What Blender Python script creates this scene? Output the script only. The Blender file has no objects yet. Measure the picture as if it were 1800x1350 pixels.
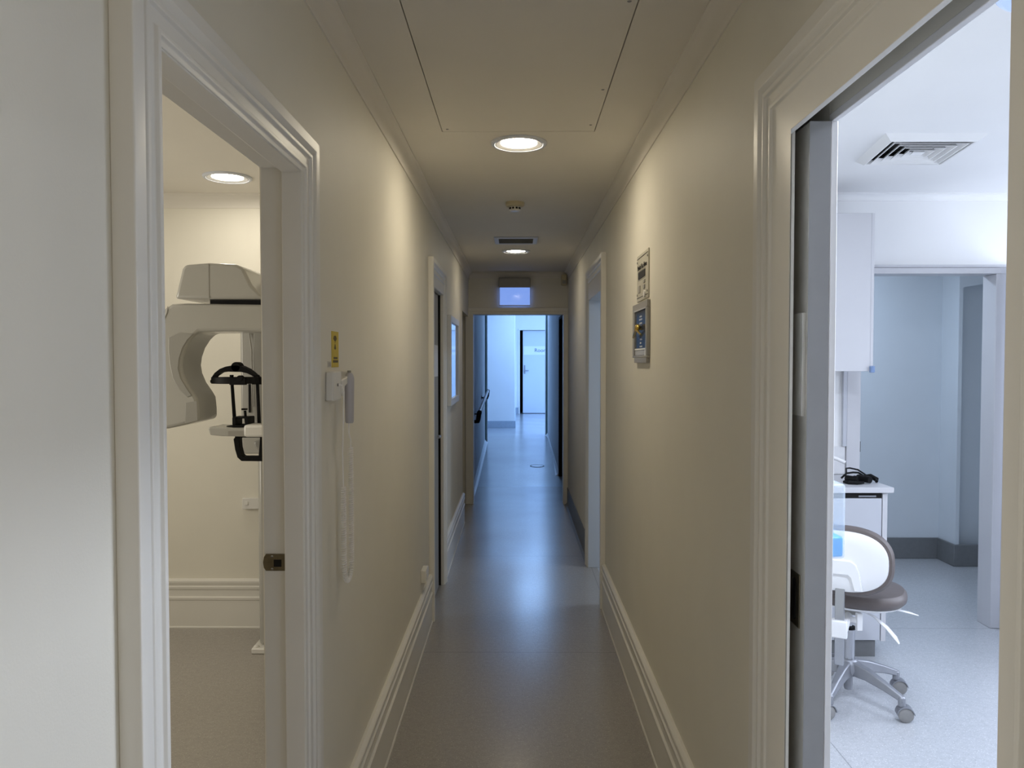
import bpy, bmesh, math, random
from mathutils import Vector, Matrix
random.seed(4)
S = bpy.context.scene
COL = S.collection
PI = math.pi

# ------------------------------------------------------------------ camera, world, light, exposure
cam_d = bpy.data.cameras.new('camera')
cam_d.sensor_fit = 'HORIZONTAL'
cam_d.sensor_width = 36.0
cam_d.lens = 36.0 * 1350.0 / 1800.0
cam_d.clip_start = 0.02
cam = bpy.data.objects.new('camera', cam_d)
COL.objects.link(cam)
cam.location = (0, 0, 1.54)
cam.rotation_euler = (PI / 2 - 0.029621, 0, 0.005923)
S.camera = cam

S.view_settings.view_transform = 'Standard'
S.view_settings.look = 'None'
S.view_settings.gamma = 1.0
S.view_settings.exposure = 0.0
S.view_settings.use_curve_mapping = False
S.cycles.use_denoising = True
S.cycles.max_bounces = 10
S.cycles.diffuse_bounces = 7
S.cycles.sample_clamp_indirect = 8.0
S.cycles.caustics_reflective = False
S.cycles.caustics_refractive = False

wd = bpy.data.worlds.new('world')
S.world = wd
wd.use_nodes = True
wd.node_tree.nodes['Background'].inputs[0].default_value = (0.5, 0.6, 0.8, 1)
wd.node_tree.nodes['Background'].inputs[1].default_value = 0.02

WARM = (1.0, 0.92, 0.78)
COOL = (0.76, 0.84, 1.0)
BLUE = (0.31, 0.55, 1.0)
LAMP_CORRIDOR = 106.0
LAMP_XRAY = 60.0


def area(name, loc, rot, sx, sy, power, color, shape='RECTANGLE', spread=PI):
    d = bpy.data.lights.new(name, 'AREA')
    d.shape = shape
    d.size = sx
    d.size_y = sy
    d.energy = power
    d.color = color
    d.spread = spread
    o = bpy.data.objects.new(name, d)
    COL.objects.link(o)
    o.location = loc
    o.rotation_euler = rot
    return o


# treatment room: daylight added for an unseen side window, and unseen ceiling lamps
area('treatment_unseen_window', (3.97, 3.15, 1.55), (0, PI / 2, 0), 1.3, 1.9, 44, COOL)
area('treatment_hidden_lamp', (1.42, 1.52, 2.46), (0, 0, 0), 0.30, 0.30, 42, COOL, 'DISK')  # added out of view to cast the round ceiling light's light
area('treatment_hidden_lamp', (1.02, 2.75, 2.46), (0, 0, 0), 0.36, 0.36, 7, COOL, 'DISK')
area('treatment_hidden_lamp', (3.1, 2.55, 2.46), (0, 0, 0), 0.36, 0.36, 17, COOL, 'DISK')
# lobby behind the treatment room
area('lobby_ceiling_lamp', (2.1, 5.25, 2.46), (0, 0, 0), 0.3, 0.3, 18, (0.66, 0.80, 1.0), 'DISK')
# imaging room: fill light added at its far side wall
area('imaging_side_fill', (-3.17, 2.6, 1.55), (0, -PI / 2, 0), 1.1, 1.2, 26, (1.0, 0.93, 0.80))
# hall at the top of the ramp: unseen window, added overhead fill
area('hall_unseen_window', (3.9, 16.2, 1.7), (0, PI / 2, 0), 2.0, 4.5, 175, BLUE)
area('hall_overhead_fill', (0.6, 14.3, 2.93), (0, 0, 0), 1.2, 0.6, 54, BLUE)
area('hall_overhead_fill', (0.9, 17.3, 2.93), (0, 0, 0), 1.2, 0.6, 34, BLUE)
# soft fill added at the corridor end, behind the viewer
area('corridor_fill', (0.02, -1.37, 1.45), (PI / 2, 0, 0), 0.95, 1.9, 4.9, (1.0, 0.93, 0.84))


# ------------------------------------------------------------------ materials
def mat(name, col, rough=0.5, metal=0.0, spec=0.5, coat=0.0, bump=0.0, bscale=200.0, var=0.0, vscale=3.0,
        emit=None, estr=0.0, trans=0.0, ior=1.45, alpha=1.0):
    m = bpy.data.materials.new(name)
    m.use_nodes = True
    nt = m.node_tree
    b = nt.nodes['Principled BSDF']
    b.inputs['Base Color'].default_value = (*col, 1)
    b.inputs['Roughness'].default_value = rough
    b.inputs['Metallic'].default_value = metal
    b.inputs['Specular IOR Level'].default_value = spec
    b.inputs['Coat Weight'].default_value = coat
    b.inputs['Coat Roughness'].default_value = 0.05
    b.inputs['Transmission Weight'].default_value = trans
    b.inputs['IOR'].default_value = ior
    b.inputs['Alpha'].default_value = alpha
    if emit:
        b.inputs['Emission Color'].default_value = (*emit, 1)
        b.inputs['Emission Strength'].default_value = estr
    tc = nt.nodes.new('ShaderNodeTexCoord')
    if var > 0:
        n = nt.nodes.new('ShaderNodeTexNoise')
        n.inputs['Scale'].default_value = vscale
        n.inputs['Detail'].default_value = 4
        nt.links.new(tc.outputs['Object'], n.inputs['Vector'])
        r = nt.nodes.new('ShaderNodeMapRange')
        r.inputs['From Min'].default_value = 0.3
        r.inputs['From Max'].default_value = 0.7
        r.inputs['To Min'].default_value = 1 - var
        r.inputs['To Max'].default_value = 1 + var
        nt.links.new(n.outputs['Fac'], r.inputs['Value'])
        mx = nt.nodes.new('ShaderNodeVectorMath')
        mx.operation = 'SCALE'
        mx.inputs[0].default_value = col
        nt.links.new(r.outputs['Result'], mx.inputs['Scale'])
        nt.links.new(mx.outputs['Vector'], b.inputs['Base Color'])
    if bump > 0:
        n2 = nt.nodes.new('ShaderNodeTexNoise')
        n2.inputs['Scale'].default_value = bscale
        n2.inputs['Detail'].default_value = 3
        nt.links.new(tc.outputs['Object'], n2.inputs['Vector'])
        bp = nt.nodes.new('ShaderNodeBump')
        bp.inputs['Strength'].default_value = bump
        bp.inputs['Distance'].default_value = 0.002
        nt.links.new(n2.outputs['Fac'], bp.inputs['Height'])
        nt.links.new(bp.outputs['Normal'], b.inputs['Normal'])
    return m


def vinyl(name, base, seams_y=(), seams_x=(), diag=None):
    """speckled sheet vinyl with welded seams"""
    m = mat(name, base, rough=0.4, spec=0.45, coat=1.0)
    m.node_tree.nodes['Principled BSDF'].inputs['Coat Roughness'].default_value = 0.21
    nt = m.node_tree
    b = nt.nodes['Principled BSDF']
    L = nt.links.new
    tc = nt.nodes.new('ShaderNodeTexCoord')
    sep = nt.nodes.new('ShaderNodeSeparateXYZ')
    L(tc.outputs['Object'], sep.inputs[0])

    def math_(op, a, bb=None):
        n = nt.nodes.new('ShaderNodeMath')
        n.operation = op
        for i, v in enumerate((a, bb)):
            if v is None:
                continue
            if isinstance(v, (int, float)):
                n.inputs[i].default_value = v
            else:
                L(v, n.inputs[i])
        return n.outputs[0]

    def speck(scale, lo, hi):
        n = nt.nodes.new('ShaderNodeTexNoise')
        n.inputs['Scale'].default_value = scale
        n.inputs['Detail'].default_value = 2
        L(tc.outputs['Object'], n.inputs['Vector'])
        r = nt.nodes.new('ShaderNodeMapRange')
        r.inputs['From Min'].default_value = lo
        r.inputs['From Max'].default_value = hi
        L(n.outputs['Fac'], r.inputs['Value'])
        return r.outputs['Result']
    light = speck(170, 0.63, 0.69)
    dark = speck(130, 0.62, 0.70)
    soft = speck(45, 0.3, 0.7)
    cloud = speck(1.4, 0.3, 0.7)

    def mixc(fac, a, c):
        n = nt.nodes.new('ShaderNodeMix')
        n.data_type = 'RGBA'
        L(fac, n.inputs[0])
        if isinstance(a, tuple):
            n.inputs[6].default_value = (*a, 1)
        else:
            L(a, n.inputs[6])
        n.inputs[7].default_value = (*c, 1)
        return n.outputs[2]
    k = lambda s: tuple(v * s for v in base)
    c = mixc(soft, k(0.93), k(1.06))
    c = mixc(math_('MULTIPLY', cloud, 0.25), c, k(0.85))
    c = mixc(math_('MULTIPLY', dark, 0.55), c, k(0.45))
    c = mixc(math_('MULTIPLY', light, 0.7), c, tuple(min(1, v * 2.0) for v in base))
    seam = None
    for ax, vals in (('Y', seams_y), ('X', seams_x)):
        for v, lo, hi in vals:
            o = math_('LESS_THAN', math_('ABSOLUTE', math_('SUBTRACT', sep.outputs[ax], v)), 0.0022)
            other = sep.outputs['X' if ax == 'Y' else 'Y']
            o = math_('MULTIPLY', o, math_('GREATER_THAN', other, lo))
            o = math_('MULTIPLY', o, math_('LESS_THAN', other, hi))
            seam = o if seam is None else math_('MAXIMUM', seam, o)
    if seam is not None:
        c = mixc(math_('MULTIPLY', seam, 0.75), c, k(0.42))
    L(c, b.inputs['Base Color'])
    rr = nt.nodes.new('ShaderNodeMapRange')
    rr.inputs['To Min'].default_value = 0.29
    rr.inputs['To Max'].default_value = 0.42
    L(cloud, rr.inputs['Value'])
    L(rr.outputs['Result'], b.inputs['Roughness'])
    bp = nt.nodes.new('ShaderNodeBump')
    bp.inputs['Strength'].default_value = 0.10
    bp.inputs['Distance'].default_value = 0.001
    L(soft, bp.inputs['Height'])
    L(bp.outputs['Normal'], b.inputs['Normal'])
    return m


CREAM = mat('cream_wall_paint', (0.76, 0.735, 0.655), 0.55, spec=0.3, bump=0.12, bscale=260, var=0.02)
CEILW = mat('ceiling_paint', (0.74, 0.71, 0.655), 0.75, spec=0.2, bump=0.05, bscale=120, var=0.015)
TRIM = mat('gloss_trim_paint', (0.77, 0.755, 0.71), 0.38, spec=0.45, bump=0.05, bscale=60, var=0.015, vscale=5)
WHITEW = mat('white_wall_paint', (0.80, 0.80, 0.80), 0.6, spec=0.3, bump=0.08, bscale=260, var=0.012)
LOBBYW = mat('pale_green_wall_paint', (0.63, 0.67, 0.71), 0.6, spec=0.3, bump=0.12, bscale=200, var=0.02)
HALLW = mat('hall_wall_paint', (0.78, 0.79, 0.80), 0.6, spec=0.3, bump=0.05, var=0.012)
FLOOR = vinyl('grey_speckled_vinyl', (0.335, 0.312, 0.287),
              seams_y=((4.02, -0.6, 0.55), (6.03, -0.6, 0.55), (8.08, -0.6, 0.55), (4.47, 0.7, 4.0)),
              seams_x=((0.56, 4.8, 5.75),))
TREATF = vinyl('lit_speckled_vinyl', (0.50, 0.515, 0.545), seams_y=((4.40, 0.7, 4.0),), seams_x=((1.27, -1, 3.2),))  # corridor vinyl lightened in colour for the treatment room's brighter light
RAMPF = vinyl('ramp_vinyl', (0.33, 0.34, 0.36))
COVE = mat('grey_vinyl_coving', (0.17, 0.175, 0.18), 0.5, var=0.05, vscale=30)
COVEB = mat('blue_grey_vinyl_coving', (0.36, 0.41, 0.48), 0.5, var=0.05, vscale=30)
COVEL = mat('pale_vinyl_coving', (0.72, 0.75, 0.78), 0.45, var=0.04, vscale=20)
DOORG = mat('grey_door_laminate', (0.33, 0.335, 0.34), 0.45, var=0.02, vscale=20)
DOORT = mat('taupe_door_paint', (0.52, 0.50, 0.455), 0.4, var=0.02, vscale=12, bump=0.05)
DOORL = mat('pale_door_paint', (0.60, 0.64, 0.72), 0.4, var=0.01)
BLACK = mat('black_plastic', (0.004, 0.004, 0.0045), 0.55, spec=0.2, var=0.1, vscale=40)
DARK = mat('dark_shade', (0.012, 0.011, 0.010), 0.9, var=0.1)  # near-black that puts the shade of gaps and unlit rooms into colour
CORDW = mat('white_cord', (0.86, 0.85, 0.83), 0.4, var=0.01, vscale=20)
HANDS = mat('pale_lilac_plastic', (0.50, 0.49, 0.52), 0.4, var=0.02, vscale=20)
WPLAS = mat('white_plastic', (0.74, 0.73, 0.70), 0.35, var=0.01, vscale=20)
MACH = mat('machine_enamel', (0.45, 0.445, 0.42), 0.25, coat=0.25, var=0.015, vscale=6)
MACHD = mat('machine_grey_enamel', (0.35, 0.345, 0.325), 0.3, coat=0.2, var=0.015)
CHROME = mat('chrome', (0.42, 0.43, 0.46), 0.12, metal=1.0, var=0.02)
ALU = mat('cast_aluminium', (0.30, 0.31, 0.34), 0.38, metal=0.5, var=0.03, vscale=40)
BRASSD = mat('aged_bronze', (0.20, 0.17, 0.115), 0.33, metal=0.9, var=0.15, vscale=60)
BRASS = mat('brass', (0.75, 0.55, 0.16), 0.25, metal=0.9, var=0.1, vscale=80)
LEATHER = mat('brown_vinyl_upholstery', (0.125, 0.105, 0.10), 0.42, bump=0.15, bscale=400, var=0.05, vscale=15)
SHELL = mat('white_shell', (0.82, 0.82, 0.83), 0.25, coat=0.3, var=0.01)
LAMW = mat('white_laminate', (0.56, 0.56, 0.585), 0.35, var=0.01, vscale=4)
JAMBW = mat('white_jamb_paint', (0.86, 0.86, 0.87), 0.4, var=0.01)
LAMG = mat('grey_laminate', (0.50, 0.515, 0.56), 0.4, var=0.015, vscale=6)
GREYPL = mat('grey_plastic', (0.33, 0.32, 0.295), 0.4, var=0.03, vscale=30)
PANELG = mat('beige_panel', (0.50, 0.48, 0.40), 0.4, var=0.02, vscale=40)
INK = mat('dark_ink', (0.03, 0.03, 0.032), 0.6, var=0.05)
INKB = mat('brown_ink', (0.10, 0.075, 0.02), 0.6, var=0.05)
INKG = mat('grey_ink', (0.06, 0.10, 0.19), 0.6, var=0.05)
YELLOW = mat('yellow_sticker', (0.62, 0.47, 0.03), 0.5, var=0.05, vscale=40)
BEIGE = mat('beige_plastic', (0.56, 0.50, 0.34), 0.45, var=0.03, vscale=30)
VENTF = mat('vent_frame_paint', (0.60, 0.63, 0.70), 0.4, var=0.02)
RIMW = mat('light_rim', (0.50, 0.50, 0.50), 0.3, var=0.02)
NAVY = mat('navy_window', (0.045, 0.065, 0.115), 0.12, spec=0.8, var=0.35, vscale=18)
POSTER = mat('pale_blue_print', (0.42, 0.52, 0.80), 0.12, spec=0.9, coat=0.8, var=0.15, vscale=9)
PAPER = mat('white_paper', (0.78, 0.80, 0.84), 0.55, var=0.01)
SIGNP = mat('sign_plate', (0.56, 0.545, 0.50), 0.45, var=0.01, vscale=10)
LIQ = mat('blue_soap', (0.03, 0.48, 1.0), 0.2, var=0.05, vscale=20)
CLEARP = mat('frosted_plastic', (0.72, 0.82, 0.93), 0.30, alpha=0.32)
BLUEACR = mat('blue_acrylic', (0.35, 0.50, 0.82), 0.12, trans=0.5, var=0.02)
RUBBER = mat('grey_rubber', (0.27, 0.265, 0.26), 0.6, var=0.05, vscale=40)
GREENE = mat('green_edge_frame', (0.06, 0.16, 0.16), 0.25, var=0.05)
GLASS = mat('panel_glass', (0.55, 0.60, 0.66), 0.04, trans=1.0, ior=1.05)
LENSW = mat('downlight_lens', (0.9, 0.9, 0.85), 0.5, emit=(1.0, 0.875, 0.665), estr=LAMP_CORRIDOR)
LENSF = mat('far_downlight_lens', (0.9, 0.9, 0.85), 0.5, emit=(1.0, 0.875, 0.665), estr=LAMP_CORRIDOR * 0.48)
LENSX = mat('xray_room_lens', (0.9, 0.9, 0.85), 0.5, emit=(1.0, 0.92, 0.78), estr=LAMP_XRAY)
LENSR = mat('prismatic_lens', (0.50, 0.58, 0.78), 0.3, emit=(0.25, 0.40, 0.95), estr=0.42)
EXITL = mat('sign_lit_panel', (0.30, 0.40, 0.75), 0.06, spec=0.7, coat=1.0, emit=(0.22, 0.40, 1.0), estr=0.80)


# ------------------------------------------------------------------ mesh builder
class MB:
    def __init__(self):
        self.bm = bmesh.new()

    def box(self, x0, x1, y0, y1, z0, z1, M=None):
        vs = [self.bm.verts.new(Vector(p) if M is None else M @ Vector(p)) for p in
              ((x0, y0, z0), (x1, y0, z0), (x1, y1, z0), (x0, y1, z0), (x0, y0, z1), (x1, y0, z1), (x1, y1, z1), (x0, y1, z1))]
        for f in ((3, 2, 1, 0), (4, 5, 6, 7), (0, 1, 5, 4), (1, 2, 6, 5), (2, 3, 7, 6), (3, 0, 4, 7)):
            self.bm.faces.new([vs[i] for i in f])
        return self

    def loft(self, rings, cap=True, closed=False):
        R = [[self.bm.verts.new(Vector(p)) for p in r] for r in rings]
        n = len(R[0])
        pairs = list(zip(R[:-1], R[1:]))
        if closed:
            pairs.append((R[-1], R[0]))
        for a, b in pairs:
            for i in range(n):
                j = (i + 1) % n
                self.bm.faces.new((a[i], a[j], b[j], b[i]))
        if cap and not closed:
            self.bm.faces.new(list(reversed(R[0])))
            self.bm.faces.new(R[-1])
        return self

    def prism(self, poly, axis, a, b, M=None):
        def p3(u, v, w):
            q = {'X': (w, u, v), 'Y': (u, w, v), 'Z': (u, v, w)}[axis]
            return Vector(q) if M is None else M @ Vector(q)
        return self.loft([[p3(u, v, a) for u, v in poly], [p3(u, v, b) for u, v in poly]])

    def tube(self, pts, r, n=10, closed=False, flat=None):
        pts = [Vector(p) for p in pts]
        N = len(pts)
        rs = r if isinstance(r, (list, tuple)) else [r] * N
        rings = []
        up = None
        for i, p in enumerate(pts):
            if closed:
                t = (pts[(i + 1) % N] - pts[i - 1]).normalized()
            else:
                t = (pts[min(i + 1, N - 1)] - pts[max(i - 1, 0)]).normalized()
            if up is None:
                up = Vector((0, 0, 1)) if abs(t.z) < 0.9 else Vector((1, 0, 0))
            s = t.cross(up).normalized()
            up = s.cross(t).normalized()
            fl = 1.0 if flat is None else flat
            rings.append([p + (s * math.cos(2 * PI * k / n) + up * math.sin(2 * PI * k / n) * fl) * rs[i] for k in range(n)])
        return self.loft(rings, closed=closed)

    def lathe(self, prof, c, axis='Z', n=40, M=None, ring=False):
        """prof: (radius, height) pairs"""
        c = Vector(c)
        rings = []
        for r, h in prof:
            circ = []
            for k in range(n):
                a = 2 * PI * k / n
                u, v = max(r, 1e-4) * math.cos(a), max(r, 1e-4) * math.sin(a)
                q = Vector({'Z': (u, v, h), 'Y': (u, h, v), 'X': (h, u, v)}[axis])
                circ.append(c + (q if M is None else M @ q))
            rings.append(circ)
        return self.loft(rings, closed=ring)

    def cyl(self, a, b, r, n=20, r2=None):
        return self.tube([a, b], [r, r if r2 is None else r2], n)

    def pad(self, c, u, v, w, a, b, prof, e=2.5, n=44):
        """rounded slab: superellipse a x b in the u,v plane, prof: (scale, offset along w)"""
        c, u, v, w = (Vector(q) for q in (c, u, v, w))
        rings = []
        for s, h in prof:
            ring = []
            for k in range(n):
                t = 2 * PI * k / n
                ct, st = math.cos(t), math.sin(t)
                x = math.copysign(abs(ct) ** (2 / e), ct) * a * max(s, 1e-3)
                y = math.copysign(abs(st) ** (2 / e), st) * b * max(s, 1e-3)
                ring.append(c + u * x + v * y + w * h)
            rings.append(ring)
        return self.loft(rings)

    def ball(self, c, r, sz=(1, 1, 1), n=16):
        prof = [(math.sin(PI * i / n) * r, -math.cos(PI * i / n) * r) for i in range(n + 1)]
        M = Matrix.Diagonal(Vector(sz))
        return self.lathe(prof, c, 'Z', n * 2, M)

    def build(self, name, m, parent=None, origin=None, bevel=0.0, seg=2, smooth=35):
        bm = self.bm
        bmesh.ops.recalc_face_normals(bm, faces=bm.faces)
        off = Vector((0, 0, 0))
        if parent is not None:
            off = Vector(parent['base'])
        elif origin is not None:
            off = Vector(origin)
        for v in bm.verts:
            v.co -= off
        me = bpy.data.meshes.new(name)
        bm.to_mesh(me)
        bm.free()
        for p in me.polygons:
            p.use_smooth = True
        me.set_sharp_from_angle(angle=math.radians(smooth))
        me.materials.append(m)
        o = bpy.data.objects.new(name, me)
        COL.objects.link(o)
        o['base'] = tuple(off)
        if parent is not None:
            o.parent = parent
        else:
            o.location = off
        if bevel > 0:
            b = o.modifiers.new('edge', 'BEVEL')
            b.width = bevel
            b.segments = seg
            b.limit_method = 'ANGLE'
            b.angle_limit = math.radians(35)
        return o


def tag(o, label, cat=None, group=None, kind=None):
    o['label'] = label
    if cat:
        o['category'] = cat
    if group:
        o['group'] = group
    if kind:
        o['kind'] = kind
    return o


def struct(o, label, cat):
    return tag(o, label, cat, kind='structure')


def thing(name, loc, label, cat, group=None):
    o = bpy.data.objects.new(name, None)
    COL.objects.link(o)
    o.location = loc
    o['base'] = tuple(loc)
    o.empty_display_size = 0.05
    return tag(o, label, cat, group)


def text(body, size, M, m, parent, depth=0.0006, name='lettering', align='CENTER', bold=0.0):
    cu = bpy.data.curves.new('tmp', 'FONT')
    cu.body = body
    cu.size = size
    cu.extrude = depth
    cu.offset = bold
    cu.align_x = align
    cu.align_y = 'CENTER'
    t = bpy.data.objects.new('tmp', cu)
    COL.objects.link(t)
    dg = bpy.context.evaluated_depsgraph_get()
    me = bpy.data.meshes.new_from_object(t.evaluated_get(dg))
    bpy.data.objects.remove(t)
    bpy.data.curves.remove(cu)
    off = Vector(parent['base'])
    me.transform(M)
    me.transform(Matrix.Translation(-off))
    me.materials.clear()
    me.materials.append(m)
    o = bpy.data.objects.new(name, me)
    COL.objects.link(o)
    o['base'] = tuple(off)
    o.parent = parent
    return o


def frame_mat(o, right, up):
    """matrix whose X is right, Y is up (text plane), Z toward the reader"""
    r, u = Vector(right).normalized(), Vector(up).normalized()
    n = r.cross(u)
    M = Matrix((r, u, n)).transposed().to_4x4()
    M.translation = Vector(o)
    return M


XL, XR, ZC = -0.515, 0.55, 2.49      # corridor wall faces and ceiling
XLB, XRB = -0.602, 0.634             # their room-side faces

# ------------------------------------------------------------------ floors
f = MB().box(-3.3, XRB - 0.03, -1.4, 9.4, -0.06, 0.0)
f.box(XRB - 0.03, 0.78, 8.3, 9.4, -0.06, 0).box(-3.3, -3.0, 4.6, 9.4, -0.06, 0)
struct(f.build('floor', FLOOR), 'grey speckled vinyl floor with welded seams down the corridor', 'floor')
struct(MB().box(XRB - 0.03, 4.05, -1.0, 6.6, -0.06, 0.0).build('floor_treatment_room', TREATF),
       'speckled vinyl floor, coloured paler for the room light, under the stool and bench', 'floor')
r = MB()
r.prism([(9.4, -0.06), (13.3, -0.06), (13.3, 0.2), (9.4, 0.0)], 'X', -0.62, 0.66)
struct(r.build('floor_ramp', RAMPF), 'blue-lit vinyl ramp rising beyond the end doorway', 'floor')
struct(MB().box(-3.0, 4.0, 13.3, 20.6, 0.1, 0.2).build('floor_hall', RAMPF), 'bright blue-lit floor of the hall past the ramp', 'floor')

# ------------------------------------------------------------------ ceilings
DC = (1.79, 3.47)
HX0, HX1, HY0, HY1 = -0.306, 0.320, 1.78, 3.206     # access hatch
c = MB()
g = 0.0035
c.box(XLB, HX0 - g, -1.4, 8.35, ZC, ZC + 0.04).box(HX1 + g, XRB, -1.4, 8.35, ZC, ZC + 0.04)
c.box(HX0 - g, HX1 + g, -1.4, HY0 - g, ZC, ZC + 0.04).box(HX0 - g, HX1 + g, HY1 + g, 8.35, ZC, ZC + 0.04)
struct(c.build('ceiling', CEILW), 'cream painted corridor ceiling around the access hatch', 'ceiling')
struct(MB().box(-3.3, XLB, -1.0, 4.5, ZC, ZC + 0.04).build('ceiling_xray_room', CEILW), 'cream ceiling of the room with the imaging machine', 'ceiling')
c = MB()
c.box(XRB, DC[0] - .16, -1.0, 4.47, ZC, ZC + 0.04).box(DC[0] + .16, 4.05, -1.0, 4.47, ZC, ZC + 0.04)
c.box(DC[0] - .16, DC[0] + .16, -1.0, DC[1] - .19, ZC, ZC + 0.04).box(DC[0] - .16, DC[0] + .16, DC[1] + .19, 4.47, ZC, ZC + 0.04)
struct(c.build('ceiling_treatment_room', WHITEW), 'white ceiling holding the square diffuser', 'ceiling')
struct(MB().box(XRB, 4.05, 4.47, 6.6, ZC, ZC + 0.04).build('ceiling_lobby', WHITEW), 'white ceiling of the lobby behind the bench', 'ceiling')
struct(MB().box(-3.0, 4.05, 8.35, 20.7, 2.95, 3.0).build('ceiling_hall', HALLW), 'white ceiling over the ramp and hall', 'ceiling')

# ------------------------------------------------------------------ corridor walls
L1 = (1.085, 1.79, 1.98)
L2 = (4.60, 5.24, 1.99)
L3 = (7.30, 8.25, 2.02)
R1 = (0.838, 1.50, 1.988)
R2 = (4.84, 5.70, 1.99)


def wall_run(x0, x1, y0, y1, ops, top=ZC):
    w = MB()
    y = y0
    for a, b, h in ops:
        if a > y:
            w.box(x0, x1, y, a, 0, top)
        w.box(x0, x1, a, b, h, top)
        y = b
    if y1 > y:
        w.box(x0, x1, y, y1, 0, top)
    return w


struct(wall_run(XLB, XL, -1.4, 8.25, ((L1[0] - .019, L1[1] + .019, L1[2] + .019), (L2[0] - .019, L2[1] + .019, L2[2] + .012), L3)).build('wall_left', CREAM), 'cream corridor wall with the imaging room doorway', 'wall')
w = MB()
w.box(XR, XRB, -1.4, R1[0], 0, ZC)
w.box(XR, XRB, R1[0], 2.45, 2.085, ZC)                # above the door track
w.box(XR, 0.556, R1[0], R1[1] + .05, R1[2] + .03, 2.085).box(0.6225, XRB, R1[0], R1[1] + .045, 2.03, 2.085)   # two linings with the track slot between
w.box(XR, 0.556, R1[1] + .05, 2.45, 0, 2.085).box(0.6225, XRB, R1[1] + 0.046, 2.45, 0, 2.085)           # pocket skins
w.box(XR, XRB, 2.45, R2[0] - .018, 0, ZC)
w.box(XR, XRB, R2[0] - .018, R2[1] + .018, R2[2] + .009, ZC)
w.box(XR, XRB, R2[1] + .018, 8.35, 0, ZC)
struct(w.build('wall_right', CREAM), 'cream corridor wall with the sliding door pocket and alarm panel', 'wall')
struct(MB().box(XLB, XRB, -1.5, -1.4, 0, ZC).build('wall_back', CREAM), 'cream wall closing the corridor behind the viewer', 'wall')
EX0, EX1, EZ = -0.464, 0.502, 2.04
w = MB()
w.box(-1.6, EX0 - .02, 8.25, 8.35, 0, ZC).box(EX1 + .02, XR, 8.25, 8.35, 0, ZC).box(EX0 - .02, EX1 + .02, 8.25, 8.35, EZ + .02, ZC)
w.box(-1.6, 1.2, 8.351, 8.40, 2.2, 3.0)
struct(w.build('wall_end', CREAM), 'cream end wall above the blue-lit doorway', 'wall')

# ------------------------------------------------------------------ imaging room
w = MB().box(-3.3, XLB, 4.4, 4.5, 0, ZC)
struct(w.build('wall_xray_back', CREAM), 'cream wall behind the imaging machine', 'wall')
struct(MB().box(-3.3, -3.2, -1.0, 4.4, 0, ZC).build('wall_xray_side', CREAM), 'cream far side wall of the imaging room', 'wall')
struct(MB().box(-3.2, XLB, -1.0, -0.9, 0, ZC).build('wall_xray_front', CREAM), 'cream front wall of the imaging room', 'wall')
# closets behind the two further left openings
struct(MB().box(-1.3, -1.2, 4.5, 7.2, 0, ZC).box(-1.2, XLB, 7.1, 7.2, 0, ZC).build('wall_store_side', DARK), 'store wall coloured near-black for the unlit room behind the second left door', 'wall')
struct(MB().box(-1.7, -1.6, 7.2, 8.4, 0, ZC).build('wall_side_passage', CREAM), 'cream wall inside the dark left side passage', 'wall')
struct(MB().box(-1.7, XLB, 4.5, 8.4, ZC, ZC + .04).build('ceiling_side_passage', CEILW), 'ceiling of the left side passage', 'ceiling')

# ------------------------------------------------------------------ treatment room and lobby
OX0, OX1, OZ = 1.958, 2.743, 2.05
w = MB()
w.box(XRB, OX0, 4.42, 4.52, 0, ZC).box(OX1, 4.05, 4.42, 4.52, 0, ZC).box(OX0, OX1, 4.42, 4.52, OZ, ZC)
struct(w.build('wall_treatment_back', WHITEW), 'white wall behind the bench with the lobby opening', 'wall')
struct(MB().box(3.99, 4.09, -1.0, 6.6, 0, ZC).build('wall_treatment_side', WHITEW), 'white side wall of the treatment room', 'wall')
struct(MB().box(XRB, 3.99, -1.0, -0.9, 0, ZC).build('wall_treatment_front', WHITEW), 'white front wall of the treatment room', 'wall')
w = MB()
w.box(XRB, 3.295, 5.98, 6.08, 0, ZC)
struct(w.build('wall_lobby_back', LOBBYW), 'pale green lobby wall with dark coving', 'wall')
# nearer wall with the niche; its lintel climbs to the right
w = MB()
w.box(3.295, 3.322, 5.75, 6.08, 0, ZC).box(3.322, 4.0, 5.86, 6.08, 0, ZC)
w.prism([(3.322, 2.09), (3.60, 2.135), (4.0, 2.2), (4.0, ZC), (3.322, ZC)], 'Y', 5.75, 5.86)
w.box(3.60, 4.0, 5.75, 5.86, 0, 2.2)
struct(w.build('wall_lobby_niche', LOBBYW), 'pale green lobby wall with a tall recess', 'wall')
b = MB()
b.box(XRB, 3.29, 5.965, 5.98, 0, 0.165).box(3.278, 3.295, 5.745, 5.98, 0, 0.165).box(3.278, 4.0, 5.735, 5.75, 0, 0.165)
struct(b.build('baseboard_lobby', COVE, bevel=0.004), 'dark grey vinyl coving around the lobby wall foot', 'baseboard')


# ------------------------------------------------------------------ trims
def casing(name, side, op, prof, label, m=TRIM):
    """moulded architrave; prof: (near, far, head, thickness) offsets out from the opening"""
    y0, y1, zt = op
    xw = XL if side < 0 else XR
    mb = MB()
    stations = []
    for st in range(4):
        ring = []
        for un, uf, uh, t in prof:
            x = xw - side * t
            ring.append(((x, y0 - un, 0), (x, y0 - un, zt + uh), (x, y1 + uf, zt + uh), (x, y1 + uf, 0))[st])
        stations.append(ring)
    mb.loft(stations)
    return mb


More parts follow.
